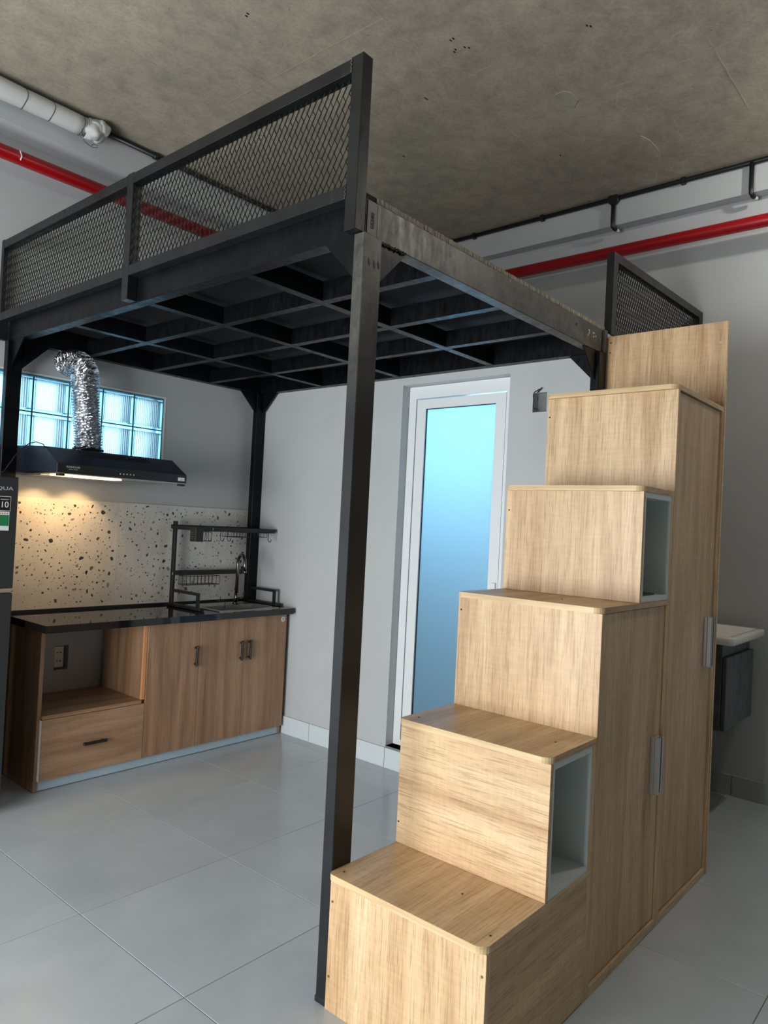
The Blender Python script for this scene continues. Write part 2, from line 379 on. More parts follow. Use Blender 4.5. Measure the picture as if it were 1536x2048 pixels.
# ---- glass-block window
win = thing('window_1', (.35, YW, 1.648), '', ''); del win['label']; del win['category']; win['kind'] = 'structure'
B = .1925
for k in range(6):
    for r_ in range(2):
        x1 = .926-k*B; x0 = x1-B; z0 = 1.648+r_*B; z1 = z0+B; e = .0035
        b = MB()
        for (a0, a1, c0, c1) in ((x0+e, x1-e, z0+e, z0+.018), (x0+e, x1-e, z1-.018, z1-e), (x0+e, x0+.018, z0+.018, z1-.018), (x1-.018, x1-e, z0+.018, z1-.018)):
            b.box(a0, a1, YW+.012, YW+.092, c0, c1)
        rim = b.build('glass_block', M['block_rim'], win)
        f = MB(); n = 13; ww = (x1-x0-.036)/n
        for q in range(n):
            a = x0+.018+q*ww; f.prism([(a, YW+.022), (a+ww*.5, YW+.017), (a+ww, YW+.022), (a+ww, YW+.030), (a, YW+.030)], 'z', z0+.018, z1-.018)
        f.build('pane', M['block_face'], rim)
        f = MB(); n = 13; ww = (z1-z0-.036)/n
        for q in range(n):
            a = z0+.018+q*ww; f.prism([(YW+.075, a), (YW+.083, a), (YW+.088, a+ww*.5), (YW+.083, a+ww), (YW+.075, a+ww)], 'x', x0+.018, x1-.018)
        f.build('pane', M['block_back'], rim)
mb = MB()
for k in range(7): x = .926-k*B; mb.box(x-.003, x+.003, YW+.006, YW+.085, 1.648, 2.033)
for z in (1.650, 1.648+B, 2.031): mb.box(-.229, .926, YW+.0065, YW+.0845, z-.003, z+.003)
t = NT('teal_mortar_joint'); M['mortar'] = t.set(lin(70, 110, 122), .6)
mb.build('mortar_joint', M['mortar'], win)
mb = MB(); mb.box(.926, .936, YW-.003, YW, 1.648, 2.043).box(-.229, .926, YW-.003, YW, 2.033, 2.043); mb.build('trim_edge', M['white'], win)

# ---- frosted door
XD = 1.69
dr = thing('door_1', (XW+.06, .865, .118), '', ''); del dr['label']; del dr['category']; dr['kind'] = 'structure'
def frame(name, y0, y1, z0, z1, x0, x1, wy, wz0, wz1, mat, par):
    mb = MB(); mb.box(x0, x1, y0, y0+wy, z0, z1).box(x0, x1, y1-wy, y1, z0, z1).box(x0, x1, y0+wy, y1-wy, z1-wz1, z1).box(x0, x1, y0+wy, y1-wy, z0, z0+wz0)
    return mb.build(name, mat, par)
frame('door_frame', .522, 1.208, .12, 2.126, XD, XD+.038, .05, .03, .068, M['alu'], dr)
leaf = frame('door_leaf', .577, 1.153, .155, 2.052, XD+.004, XD+.036, .060, .09, .052, M['alu'], dr)
bx('glass_pane', XD+.018, XD+.024, .637, 1.093, .245, 2.0, M['frost'], leaf)
gk = frame('gasket', .637, 1.093, .245, 2.0, XD+.012, XD+.018, .004, .004, .004, M['blackplastic'], leaf)
bx('latch', XD-.010, XD+.004, .585, .612, 1.03, 1.075, M['alu'], leaf, .002)
bx('door_sill', XW-.004, XD, .52, 1.21, .106, .118, M['recess'], dr)

# ------------------------------------------------------------------ steel loft
loft = thing('loft_bed_frame', (.8, 1.2, 0), 'large black steel loft platform on four posts over the kitchen corner', 'loft platform')
ZB, ZT = 2.168, 2.273
for (x0, x1, y0, y1, z0) in ((-.014, .063, .018, .058, 0), (-.018, .056, 2.40, 2.438, 0), (1.553, 1.625, 2.385, 2.425, 0), (1.553, 1.6285, .0195, .0595, 0)):
    p = bx('post', x0, x1, y0, y1, z0+.012, ZB+.0, M['steel'], loft, .002)
    if x0 < 0 and y0 < .1: p.data.materials[0] = M['post']
    bx('post_foot', x0-.002, x1+.001, y0-.0005, y1+.002, 0.0005, .018, M['blackplastic'], p, .002)
bx('beam', 0, .05, .031, 2.44, ZB, ZT, M['steel'], loft, .002)
bx('beam', .0505, 1.6285, .031, .081, ZB, ZT, M['beam'], loft, .002, label='worn bare steel edge beam with weld marks')
bx('beam', 1.577, 1.627, .0815, 2.44, ZB, ZT, M['steel'], loft, .002)
bx('beam', .0505, 1.5765, 2.39, 2.44, ZB, ZT, M['steel'], loft, .002)
for y in (.609, 1.218, 1.827): bx('joist', .0505, 1.5765, y-.02, y+.02, ZB+.001, ZB+.075, M['steel'], loft, .001)
for x in (.40, .795, 1.19):
    for a, b in ((.0815, .5885), (.6295, 1.1975), (1.2385, 1.8065), (1.8475, 2.3895)): bx('joist', x-.02, x+.02, a, b, ZB+.001, ZB+.075, M['steel'], loft, .001)
bx('deck_board', .003, 1.624, .036, 2.437, ZT+.0005, ZT+.016, M['deck'], loft)
mb = MB()
for k in range(260):
    a = .05+1.57*k/260; mb.box(a, a+1.57/260, .033+random.uniform(-.002, .002), .06, ZT+.0005, ZT+.0155+random.uniform(0, .0025))
mb.build('board_edge', M['cement'], loft, label='rough pale cement edge on the worn beam')
def gusset(pts, axis, a, b): MB().prism(pts, axis, a, b).build('gusset', M['steel'], loft)
G = .13
bx('end_plate', 1.598, 1.6288, .0195, .0305, ZB, ZT, M['beam'], loft, .001)
gusset([(.064, ZB), (.064+G, ZB), (.064, ZB-G)], 'y', .034, .040)
gusset([(.059, ZB), (.059+G, ZB), (.059, ZB-G)], 'x', .002, .008)
gusset([(2.399, ZB), (2.399-G, ZB), (2.399, ZB-G)], 'x', .002, .008)
gusset([(.057, ZB), (.057+G, ZB), (.057, ZB-G)], 'y', 2.40, 2.406)
gusset([(1.552, ZB), (1.552-G, ZB), (1.552, ZB-G)], 'y', 2.40, 2.406)
gusset([(2.384, ZB), (2.384-G, ZB), (2.384, ZB-G)], 'x', 1.60, 1.606)
gusset([(1.552, ZB), (1.552-G, ZB), (1.552, ZB-G)], 'y', .036, .042)
gusset([(.060, ZB), (.060+G, ZB), (.060, ZB-G)], 'x', 1.60, 1.606)
# the bright plate, welds
pl = bx('tag_plate', .008, .049, .0285, .0308, ZB+.004, ZT-.004, paint('bare_grey_plate', lin(118, 119, 114), .5, .2), loft, .001, label='small grey steel plate with chalk digits')
tm = txt('chalk_digits', '05280', .019, (.034, .0278, ZB+.022), (math.pi/2, 0, 0), NT('chalk').set(lin(70, 72, 70), .8), pl)
tm.data.transform(Matrix.Rotation(R(-90), 4, 'Y'))
def beads(ps, r, sx, sy, sz, par):
    mb = MB()
    for p in ps: mb.ball(p, r, sx, sy, sz, 6)
    mb.build('weld_bead', M['weld'], par)
beads([(.066+random.uniform(-.003, .004), .0325, ZB-.004-k*.0045) for k in range(26)], .0045, 1, .7, 1, loft)
beads([(.07+k*.0055, .030, ZB+random.uniform(-.003, .003)-.002) for k in range(22)], .004, 1, .7, 1, loft)
beads([(.0, .060+random.uniform(-.003, .003), ZB-.01-k*.006) for k in range(18)], .004, .7, 1, 1, loft)
mb = MB()
for z, x in ((2.09, .012), (2.088, .034), (2.092, .052)): mb.ball((x, .0185, z), .008, 1, .12, 2.0, 10)
mb.build('dent', M['post'], loft, kind='stuff')
mb = MB()
for k in range(9): mb.ball((1.45+random.uniform(0, .09), .0305, 2.21+random.uniform(0, .03)), .0035, 1, .3, 1, 6)
mb.build('paint_splash', M['sticker_w'], loft, kind='stuff')
MB().tube([(1.34, .032, 2.235), (1.34, .029, 2.235)], .007, 8).build('bolt_hole', M['blackplastic'], loft)

def exp_mesh(mb, a0, a1, z0, z1, P, cw=.0255, ch=.040, th=.0009, wd=.0013):
    """expanded metal: zigzag strands. P(a, z, d) -> world point"""
    nx = max(1, round((a1-a0)/cw)); cw = (a1-a0)/nx; nz = max(1, round((z1-z0)/(ch/2))); hz = (z1-z0)/nz
    bm = mb.bm
    for i in range(nx+1):
        for j in range(nz):
            for sgn in (0, 1):
                # strand from node column i at row j to neighbour half column
                A = a0+i*cw; odd = j % 2
                if odd: s0, s1 = (A+(cw/2 if sgn else -cw/2)), A
                else: s0, s1 = A, (A+(cw/2 if sgn else -cw/2))
                if min(s0, s1) < a0-1e-6 or max(s0, s1) > a1+1e-6: continue
                zA, zB = z0+j*hz, z0+(j+1)*hz; tw = wd/2
                dd = .0016 if sgn else -.0016
                vs = [bm.verts.new(P(s0+q*tw, zA, dd*q+w_)) for q in (-1, 1) for w_ in (-th/2, th/2)]+[bm.verts.new(P(s1+q*tw, zB, dd*q+w_)) for q in (-1, 1) for w_ in (-th/2, th/2)]
                for f in ((0, 1, 5, 4), (2, 6, 7, 3), (0, 4, 6, 2), (1, 3, 7, 5)): bm.faces.new([vs[k] for k in f])

ra = thing('mesh_guard_railing', (-.02, 1.25, 2.17), 'long dark steel guard railing with diamond mesh along loft edge', 'railing')
xa, xb = -.042, -.001
rp = []
for (y0, y1) in ((.030, .074), (1.245, 1.289), (2.456, 2.484)):
    rp.append(bx('railing_post', xa, xb, y0, y1, 2.172 if y0 > .1 else 2.17, 2.672, M['rail'], ra, .0015))
for y0, y1 in ((.0745, 1.2445), (1.2895, 2.4555)):
    bx('top_rail', xa, xb, y0, y1, 2.628, 2.668, M['rail'], ra, .0015)
    bx('bottom_rail', xa, xb, y0, y1, 2.264, 2.304, M['rail'], ra, .0015)
    mb = MB(); exp_mesh(mb, y0+.001, y1-.001, 2.305, 2.627, lambda a, z, d: (-.020+d, a, z)); mb.build('diamond_mesh', M['mesh'], ra, kind='stuff')
beads([(-.043, .0745+random.uniform(-.002, .002), 2.632+k*.0058) for k in range(7)], .0035, .6, 1, 1, ra)
beads([(-.043, .0745+random.uniform(-.002, .002), 2.266+k*.0058) for k in range(7)], .003, .6, 1, 1, ra)

# short railing at the head of the stairs (runs back to the right wall)
rb = thing('short_guard_railing', (2.1, 0, 2.32), 'short black mesh railing above the top stair panel', 'railing')
def sk(t): return Vector((1.655+t*1.035, .015-.075*t, 0))
def sbox(name, t0, t1, z00, z01, z10, z11, d0, d1, mat):
    bm = bmesh.new(); vs = []
    for tt, za, zb in ((t0, z00, z01), (t1, z10, z11)):
        p = sk(tt)
        for d in (d0, d1):
            for z in (za, zb): vs.append(bm.verts.new((p.x, p.y+d, z)))
    for f in ((0, 1, 3, 2), (4, 6, 7, 5), (0, 4, 5, 1), (2, 3, 7, 6), (0, 2, 6, 4), (1, 5, 7, 3)): bm.faces.new([vs[k] for k in f])
    mb = MB(); mb.bm.free(); mb.bm = bm; return mb.build(name, mat, rb)
sbox('railing_post', 0, .040, 2.264, 2.645, 2.264, 2.645, 0, .035, M['rail'])
sbox('railing_post', .955, .995, 2.264, 2.615, 2.264, 2.615, 0, .035, M['rail'])
sbox('top_rail', .0405, .9545, 2.605, 2.645, 2.577, 2.616, 0, .035, M['rail'])
sbox('bottom_rail', .0405, .9545, 2.264, 2.295, 2.264, 2.295, 0, .035, M['rail'])
mb = MB(); exp_mesh(mb, .0405, .954, 0, 1, lambda a, z, d: (sk(a).x, sk(a).y+.018+d, 2.296+z*(2.604-2.296-(a-.04)*.03)), cw=.0205, ch=.13)
mb.build('diamond_mesh', M['mesh'], rb, kind='stuff')

# ------------------------------------------------------------------ storage staircase
X1, X2, X3, X4, X5, X6 = -.018, .2603, .5375, .816, 1.0945, 1.633
Y0, Y1 = -.4913, .0165
Z = [0, .3762, .7555, 1.1318, 1.5102, 1.890, 2.247]
TH = .018; NO = .012
def tread(x0, x1, z, par, ax='x', r=.03):
    pts = [(x1, Y0), (x1, Y1)]
    pts += [(x0+.018+.018*math.cos(a), Y1-.018+.018*math.sin(a)) for a in [math.pi/2*(1+k/4) for k in range(5)]]
    pts += [(x0+r+r*math.cos(a), Y0+r+r*math.sin(a)) for a in [math.pi*(1+k/12) for k in range(7)]]
    o = MB().prism(pts, 'z', z-TH, z).build('tread', oak[ax], par)
    mb = MB(); q = pts[2:]
    # pale edge band round the nosing
    for i in range(len(q)-1):
        (ax_, ay), (bx_, by) = q[i], q[i+1]; d = Vector((bx_-ax_, by-ay)).normalized(); nrm = Vector((d.y, -d.x))*.0007
        v = [(ax_, ay), (bx_, by), (bx_+nrm.x, by+nrm.y), (ax_+nrm.x, ay+nrm.y)]
        mb.prism(v, 'z', z-TH+.0005, z-.0005)
    mb.build('edge_band', edge, o)
    return o
def screw(p, par, mat, ax='x', r=.0035):
    d = Vector((.0012, 0, 0)) if ax == 'x' else Vector((0, 0, -.0012))
    MB().tube([Vector(p)-d, Vector(p)+d*2], r, 10).build('screw', mat, par)
def cubby(x0, x1, z0, z1, par):
    """white-lined open box with its mouth to -Y"""
    w_ = .011
    bx('riser_panel', x0, x0+.015, Y0+.0005, Y1-.001, z0+.0005, z1-TH, oak['y' if z0 < .5 else 'z'], par, .0006)
    bx('side_panel', x1-.024, x1-.0005, Y0+.0005, Y1-.001, z0+.0005, z1-TH, oak['z'], par, .0006)
    a, b, c, d = x0+.0152, x1-.0242, z0+.001, z1-TH-.0005
    ln = MB(); ln.box(a, a+w_, Y0+.0015, Y1-.002, c, d).box(b-w_*.6, b, Y0+.0015, Y1-.002, c, d).box(a+w_, b-w_*.6, Y0+.0015, Y1-.002, c, c+.017).box(a+w_, b-w_*.6, Y0+.0015, Y1-.002, d-.018, d)
    ln.box(a+w_, b-w_*.6, Y1-.010, Y1-.002, c+.017, d-.018)
    ln.build('white_lining', M['white_lam'], par)
# unit A: first step chest + open cubby
A = thing('lower_step_unit', (.26, -.24, 0), 'lowest oak stair unit with first two treads and a white open cubby', 'stair unit', group='oak storage stair units')
bx('front_panel', X1, X1+TH, Y0, Y1, 0, Z[1]-TH, oak['z'], A, .0008)
bx('side_panel', X1+TH, X3-.02, Y0+.001, Y0+TH, .004, Z[1]-TH, oak['x'], A, .0006)
bx('side_panel', X3-.0195, X3-.0005, Y0+.0005, Y1-.001, 0, Z[1]-TH, oak['z'], A, .0006)
bx('back_panel', X1+TH, X3-.02, Y1-.012, Y1-.001, .004, Z[1]-TH, oak['x'], A)
tread(X1-NO, X3-.0005, Z[1], A)
cubby(X2, X3-.0, Z[1], Z[2], A)
tread(X2-NO, X3-.0005, Z[2], A)
for y, z in ((.008, .297), (.008, .093), (-.481, .305), (-.481, .10)): screw((X1, y if y < 0 else .006, z), A, M['screw'])
for x, y, z in ((.005, -.01, Z[1]), (.145, -.31, Z[1]), (.03, -.47, Z[1]), (.40, -.43, Z[2]), (.30, -.02, Z[2])): screw((x, y, z), A, M['dark_screw'], 'z', .003)
screw((X2, .008, .44), A, M['dark_screw'], 'x', .003)
def cabinet(par, x0, x1, zt, handle, wl=.011):
    z0 = .0; xr = x1
    bx('side_panel', x0+.0005, x0+TH, Y0, Y1-.001, .0005, zt-TH, oak['z'], par, .0008)
    bx('side_panel', xr-TH, xr-.0005, Y0, Y1-.001, .0005, zt-TH, oak['z'], par, .0008)
    bx('bottom_panel', x0+TH+.0003, xr-TH-.0003, Y0, Y1-.001, .0005, .030, oak['x'], par, .0008)
    bx('back_panel', x0+TH+.0003, xr-TH-.0003, Y1-.012, Y1-.002, .031, zt-TH, oak['z'], par)
    d = bx('door', x0+TH+.0025, xr-TH-.0025, Y0+.008, Y0+.025, .033, zt-TH-.003, oak['z'], par, .0008)
    hx, hz0, hz1 = handle
    mb = MB(); mb.box(hx-.020, hx+.020, Y0-.004, Y0+.0078, hz0, hz1, .001).box(hx-.019, hx-.008, Y0-.022, Y0-.004, hz0, hz1, .002).box(hx+.008, hx+.019, Y0-.022, Y0-.004, hz0, hz1, .002).box(hx-.008, hx+.008, Y0-.010, Y0-.004, hz0, hz1)
    mb.build('handle', M['silver'], d)
# unit B: cabinet below tread 3, cubby below tread 4
Bu = thing('middle_stair_cabinet', (.8, -.24, 0), 'middle oak stair cabinet with door, silver handle and cubby on top', 'stair unit', group='oak storage stair units')
cabinet(Bu, X3, X5, Z[3], (1.012, .480, .672))
tread(X3-NO, X5-.0005, Z[3], Bu)
cubby(X4, X5, Z[3], Z[4], Bu)
tread(X4-NO, X5-.0005, Z[4], Bu)
screw((X3, .004, 1.072), Bu, M['dark_screw'], 'x', .003); screw((X4, .004, 1.42), Bu, M['dark_screw'], 'x', .003)
screw((.66, -.3, Z[3]), Bu, M['dark_screw'], 'z', .003)
# unit C: tall cabinet, top tread, head panel
Cu = thing('tall_stair_cabinet', (1.36, -.24, 0), 'tallest oak stair cabinet with long door, silver handle and upright head panel', 'stair unit', group='oak storage stair units')
cabinet(Cu, X5, X6, Z[5], (1.535, .848, 1.043))
tread(X5-NO, X6-.0005, Z[5], Cu)
hp = bx('head_panel', X6, X6+.0165, Y0-.002, Y1, .0005, Z[6], oak['z'], Cu, .0006)
bx('edge_band', X6+.0004, X6+.0161, Y0-.0026, Y0-.0021, .002, Z[6]-.001, edge, hp)
for y, z in ((.004, 2.217), (.006, 2.172)): screw((X6, y, z), Cu, M['screw'], 'x', .0045)
screw((X6, -.466, 2.16), Cu, M['sticker_w'], 'x', .0042); screw((X6, -.466, 2.16), Cu, M['dark_screw'], 'x', .0022)
screw((X5, .006, 1.80), Cu, M['dark_screw'], 'x', .003)
# black booklet in upper cubby
bk = MB().box(.855, 1.0, -.47, -.36, Z[3]+.019, Z[3]+.024).build('remote_booklet', M['black'], None)
bk.name = 'black_booklet'; bk['label'] = 'thin flat black object lying in the upper white cubby'; bk['category'] = 'booklet'

# ------------------------------------------------------------------ kitchen
kc = thing('kitchen_base_cabinet', (.84, 2.26, 0), 'walnut kitchen base cabinet with open niche, drawer and three doors', 'cabinet')
KF, KX0, KX1, KZ = 2.038, .076, 1.600, .756
for x0, x1, zz in ((KX0, KX0+.018, .004), (.610, .628, .055), (1.582, KX1, .004)): bx('side_panel', x0, x1, KF+.018, YW-.02, zz, KZ, kwood['z'], kc, .0006)
bx('floor_gap_shade', KX0+.002, KX1-.002, KF+.03, YW-.03, .0005, .0038, M['black'], kc)  # black sheet stands in for the shade in the gap under the cabinet
bx('toe_kick', KX0+.0185, KX1-.0185, KF+.024, KF+.034, .004, .052, M['kick'], kc)
bx('niche_shelf', KX0+.0185, .6095, KF+.002, YW-.02, .343, .361, kwood['x'], kc, .0006)
bx('bottom_panel', KX0+.0185, .6095, KF+.036, YW-.02, .0545, .07, kwood['x'], kc)
bx('bottom_panel', .6285, 1.5815, KF+.036, YW-.02, .055, .07, kwood['x'], kc)
bx('stile', .6095, .6275, KF+.0055, KF+.0175, .362, KZ, M['orange'], kc, label='pale orange unfinished edge of the niche divider')
def pull(p, vert, par):
    x, y, z = p; mb = MB()
    if vert: mb.box(x-.006, x+.006, y-.024, y-.010, z-.058, z+.058, .003).box(x-.005, x+.005, y-.010, y-.0002, z-.05, z-.04).box(x-.005, x+.005, y-.010, y-.0002, z+.04, z+.05)
    else: mb.box(x-.062, x+.062, y-.024, y-.010, z-.007, z+.007, .003).box(x-.05, x-.04, y-.010, y-.0002, z-.005, z+.005).box(x+.04, x+.05, y-.010, y-.0002, z-.005, z+.005)
    mb.build('handle', M['black'], par)
d = bx('drawer', .090, .6275, KF, KF+.017, .054, .341, kwood['x'], kc, .0008)
bx('edge_band', .0885, .0898, KF, KF+.017, .054, .341, M['sticker_w'], d); pull((.356, KF, .194), False, d)
for x0, x1, hx in ((.6305, .953, .928), (.956, 1.270, 1.243), (1.273, 1.598, 1.306)):
    d = bx('door', x0, x1, KF, KF+.017, .054, .752, kwood['z'], kc, .0008); pull((hx, KF, .560), True, d)
st = MB().tube([(1.565, KF-.0012, .722), (1.565, KF-.0002, .722)], .016, 20).build('sticker', M['sticker_w'], d)
MB().tube([(1.565, KF-.0018, .727), (1.565, KF-.0013, .727)], .004, 10).box(1.556, 1.574, KF-.0017, KF-.0013, .716, .719).build('sticker_print', M['black'], kc)

# worktop with a cut-out for the sink
def slab_hole(name, x0, x1, y0, y1, z0, z1, h, mat, **tg):
    bm = bmesh.new(); X = [x0, h[0], h[1], x1]; Yv = [y0, h[2], h[3], y1]; mb = MB()
    V = {}
    def vv(i, j, k):
        if (i, j, k) not in V: V[(i, j, k)] = bm.verts.new((X[i], Yv[j], (z0, z1)[k]))
        return V[(i, j, k)]
    sol = lambda i, j: 0 <= i < 3 and 0 <= j < 3 and not (i == 1 and j == 1)
    for i in range(3):
        for j in range(3):
            if not sol(i, j): continue
            for k in (0, 1): bm.faces.new((vv(i, j, k), vv(i+1, j, k), vv(i+1, j+1, k), vv(i, j+1, k)))
            for (di, dj, a, b) in ((-1, 0, (i, j), (i, j+1)), (1, 0, (i+1, j), (i+1, j+1)), (0, -1, (i, j), (i+1, j)), (0, 1, (i, j+1), (i+1, j+1))):
                if not sol(i+di, j+dj): bm.faces.new((vv(*a, 0), vv(*b, 0), vv(*b, 1), vv(*a, 1)))
    mb.bm.free(); mb.bm = bm
    return mb.build(name, mat, **tg)
ct = slab_hole('worktop', .063, 1.607, 1.988, YW-.006, KZ+.002, .794, (1.10, 1.50, 2.06, 2.27), M['granite'], label='glossy black granite worktop on the walnut kitchen cabinet', category='worktop')
bx('upstand', .10, 1.60, YW-.016, YW-.0065, .7945, .806, M['black'], ct)
sk_ = thing('kitchen_sink', (1.3, 2.16, .795), 'stainless steel sink bowl set in the black worktop', 'sink')
mb = MB()
X = [1.075, 1.105, 1.495, 1.525]; Yv = [2.035, 2.065, 2.265, 2.40]
mb.box(1.075, 1.525, 2.035, 2.065, .7945, .7985).box(1.075, 1.525, 2.265, 2.40, .7945, .7985).box(1.075, 1.105, 2.065, 2.265, .7945, .7985).box(1.495, 1.525, 2.065, 2.265, .7945, .7985)
mb.build('rim', M['inox'], sk_)
mb = MB(); mb.box(1.103, 1.106, 2.063, 2.267, .64, .794).box(1.494, 1.497, 2.063, 2.267, .64, .794).box(1.106, 1.494, 2.063, 2.066, .64, .794).box(1.106, 1.494, 2.264, 2.267, .64, .794).box(1.103, 1.497, 2.063, 2.267, .637, .64)
mb.build('bowl', M['inox'], sk_)
MB().tube([(1.3, 2.165, .6405), (1.3, 2.165, .643)], .04, 20).build('drain', M['chrome'], sk_)
fc = thing('kitchen_faucet', (1.385, 2.285, .7985), 'tall brushed gooseneck tap behind the kitchen sink', 'tap')
fx, fy = 1.385, 2.285
neck = [(fx, fy, .80), (fx, fy, 1.05)]
for k in range(1, 13):
    a = math.pi*k/12; neck.append((fx-.035*(1-math.cos(a))*.45, fy-.055*(1-math.cos(a)), 1.05+.062*math.sin(a)))
e_ = neck[-1]; neck.append((e_[0], e_[1]-.003, e_[2]-.03))
MB().tube(neck, .0105, 14).build('spout', M['chrome'], fc)
MB().tube([(fx, fy, .799), (fx, fy, .812)], .022, 18).build('base', M['chrome'], fc)
MB().tube([(fx, fy, .81), (fx, fy, .87)], .0135, 14).build('body', M['chrome'], fc)
MB().tube([(fx+.012, fy, .835), (fx+.05, fy-.005, .835)], .006, 10).tube([(fx+.045, fy, .835), (fx+.06, fy, .87)], .004, 8).build('lever', M['chrome'], fc)
MB().tube([(e_[0], e_[1]-.003, e_[2]-.03), (e_[0], e_[1]-.003, e_[2]-.05)], .0125, 14).build('nozzle', M['chrome'], fc)

# splashback
sb = thing('splashback', (.86, YW-.004, .806), 'white terrazzo splashback panels with dark chips above the worktop', 'splashback')
for x0, x1 in ((.06, .6640), (.6646, 1.2640), (1.2646, 1.612)):
    bx('terrazzo_panel', x0, x1, YW-.011, YW-.001, .808, 1.394, M['terrazzo'], sb)
rc = random.Random(3); chips = [MB() for _ in range(5)]; taken = []
for n, lo, hi in ((130, .0085, .0155), (650, .004, .008), (1900, .0013, .003)):
    for _ in range(n):
        r_ = rc.uniform(lo, hi); x = rc.uniform(.075, 1.60); z = rc.uniform(.82, 1.382)
        if r_ > .003:
            if any((x-a)**2+(z-b)**2 < (r_+c)**2*1.7 for a, b, c in taken): continue
            taken.append((x, z, r_))
        if min(abs(x-.6643), abs(x-1.2643)) < r_+.001: continue
        k_ = rc.choice((3, 4, 4, 5, 5, 6)); el = rc.uniform(.35, .95); th = rc.uniform(0, 3.14); pts = []
        for q in range(k_):
            a = 2*math.pi*(q+rc.uniform(-.28, .28))/k_; u_, v_ = r_*math.cos(a), r_*el*math.sin(a)
            pts.append((x+u_*math.cos(th)-v_*math.sin(th), z+u_*math.sin(th)+v_*math.cos(th)))
        chips[rc.choices(range(5), (38, 26, 18, 12, 6))[0]].prism(pts, 'y', YW-.0113, YW-.0109)
for mb_, c_, nm in zip(chips, (lin(48, 52, 54), lin(78, 80, 76), lin(112, 110, 100), lin(140, 134, 120), lin(176, 128, 98)), 'abcde'):
    mb_.build('stone_chip', NT('stone_chip_'+nm).set(c_, .3), sb, kind='stuff')

# ---- range hood
hd = thing('range_hood', (.427, 2.24, 1.51), 'black range hood with warm lamp on the kitchen wall', 'range hood')
MB().prism([(2.0, 1.513), (2.0, 1.557), (2.142, 1.640), (2.478, 1.655), (2.478, 1.522), (2.02, 1.513)], 'x', .075, .78).build('body', M['hood'], hd)
MB().box(.0745, .7805, 1.9965, 1.9998, 1.512, 1.5575, .0008).build('front_strip', M['blackplastic'], hd)
mb = MB()
for k in range(34):
    x = .232+k*.0112
    # slanted slots following the hood slope
    def sl(t): return Vector((0, 2.142-.142*t, 1.640-.083*t))
    a, b = sl(.12), sl(.42); nrm = Vector((0, -.083, .142)).normalized()*.0007
    vs = [Vector((x, 0, 0))+a, Vector((x+.006, 0, 0))+a, Vector((x+.012, 0, 0))+b, Vector((x+.006, 0, 0))+b]
    lo_ = [mb.bm.verts.new(p-nrm) for p in vs]; hi_ = [mb.bm.verts.new(p+nrm) for p in vs]
    mb.bm.faces.new(lo_[::-1]); mb.bm.faces.new(hi_)
    for i in range(4): mb.bm.faces.new((lo_[i], lo_[(i+1) % 4], hi_[(i+1) % 4], hi_[i]))
mb.build('vent_slot', NT('slot_black').set(lin(4, 4, 6), .9), hd)
bx('underside', .079, .776, 2.004, 2.474, 1.5085, 1.5125, M['inox'], hd)
for x0, x1 in ((.10, .42), (.435, .755)): bx('filter', x0, x1, 2.22, 2.45, 1.5045, 1.508, M['inox'], hd, .001)
lb = bx('lamp_cover', .13, .46, 2.10, 2.19, 1.503, 1.508, M['glow'], hd)
for x in (.085, .745): bx('clip', x, x+.03, 2.0, 2.03, 1.497, 1.508, M['blackplastic'], hd, .001)
mb = MB()
for k in range(5): mb.tube([(.393+k*.0185, 1.9966, 1.532), (.393+k*.0185, 1.9935, 1.532)], .0042, 10)
mb.build('button', M['silver'], hd)
txt('logo', 'SUNHOUSE', .013, (.118, 1.9960, 1.538), (math.pi/2, 0, 0), M['letter'], hd)
txt('logo', 'RANGE HOOD', .0065, (.130, 1.9960, 1.529), (math.pi/2, 0, 0), M['letter'], hd)
s_ = bx('sticker', .727, .767, 1.9952, 1.9962, 1.523, 1.541, M['sticker_w'], hd); txt('sticker_print', 'QC', .013, (.738, 1.9948, 1.527), (math.pi/2, 0, 0), M['sticker_r'], s_, .0002)
l = bpy.data.lights.new('hood_lamp', 'AREA'); l.shape = 'RECTANGLE'; l.size = .3; l.size_y = .05; l.energy = 1.0; l.color = (1, .66, .34)
o = bpy.data.objects.new('hood_lamp', l); COL.objects.link(o); o.location = (.29, 2.15, 1.499); o.rotation_euler = (R(14), 0, 0)
for x in (.19, .40):
    l = bpy.data.lights.new('hood_bulb', 'SPOT'); l.energy = 3.4; l.color = (1, .6, .26); l.spot_size = R(95); l.spot_blend = .6; l.shadow_soft_size = .01
    o = bpy.data.objects.new('hood_bulb', l); COL.objects.link(o); o.location = (x, 2.32, 1.498); o.rotation_euler = (R(28), 0, 0)
# ---- flexible duct
du = thing('exhaust_duct', (.35, 2.3, 1.66), 'crinkled aluminium foil duct rising from the range hood', 'duct')
path = [(.373, 2.30, 1.654), (.368, 2.30, 1.74), (.352, 2.30, 1.84), (.342, 2.30, 1.93), (.338, 2.30, 2.0), (.336, 2.305, 2.05), (.333, 2.33, 2.09), (.325, 2.38, 2.118), (.32, 2.44, 2.125), (.32, 2.483, 2.125)]
pp = []
for i in range(len(path)-1):
    a, b = Vector(path[i]), Vector(path[i+1]); n = max(2, int((b-a).length/.0022))
    pp += [a.lerp(b, k/n) for k in range(n)]
mb = MB(); seg = 40; rings = []; u = Vector((1, 0, 0))
for i, p in enumerate(pp):
    d_ = (pp[min(i+4, len(pp)-1)]-pp[max(i-4, 0)]).normalized(); u = (u-d_*u.dot(d_)).normalized(); q = d_.cross(u)
    rings.append([mb.bm.verts.new(p+(.063+.0085*math.sin(i*.95+1.2*math.sin(k*.9+i*.07))+random.uniform(-.0022, .0022))*(math.cos(2*math.pi*k/seg)*u+math.sin(2*math.pi*k/seg)*q)) for k in range(seg)])
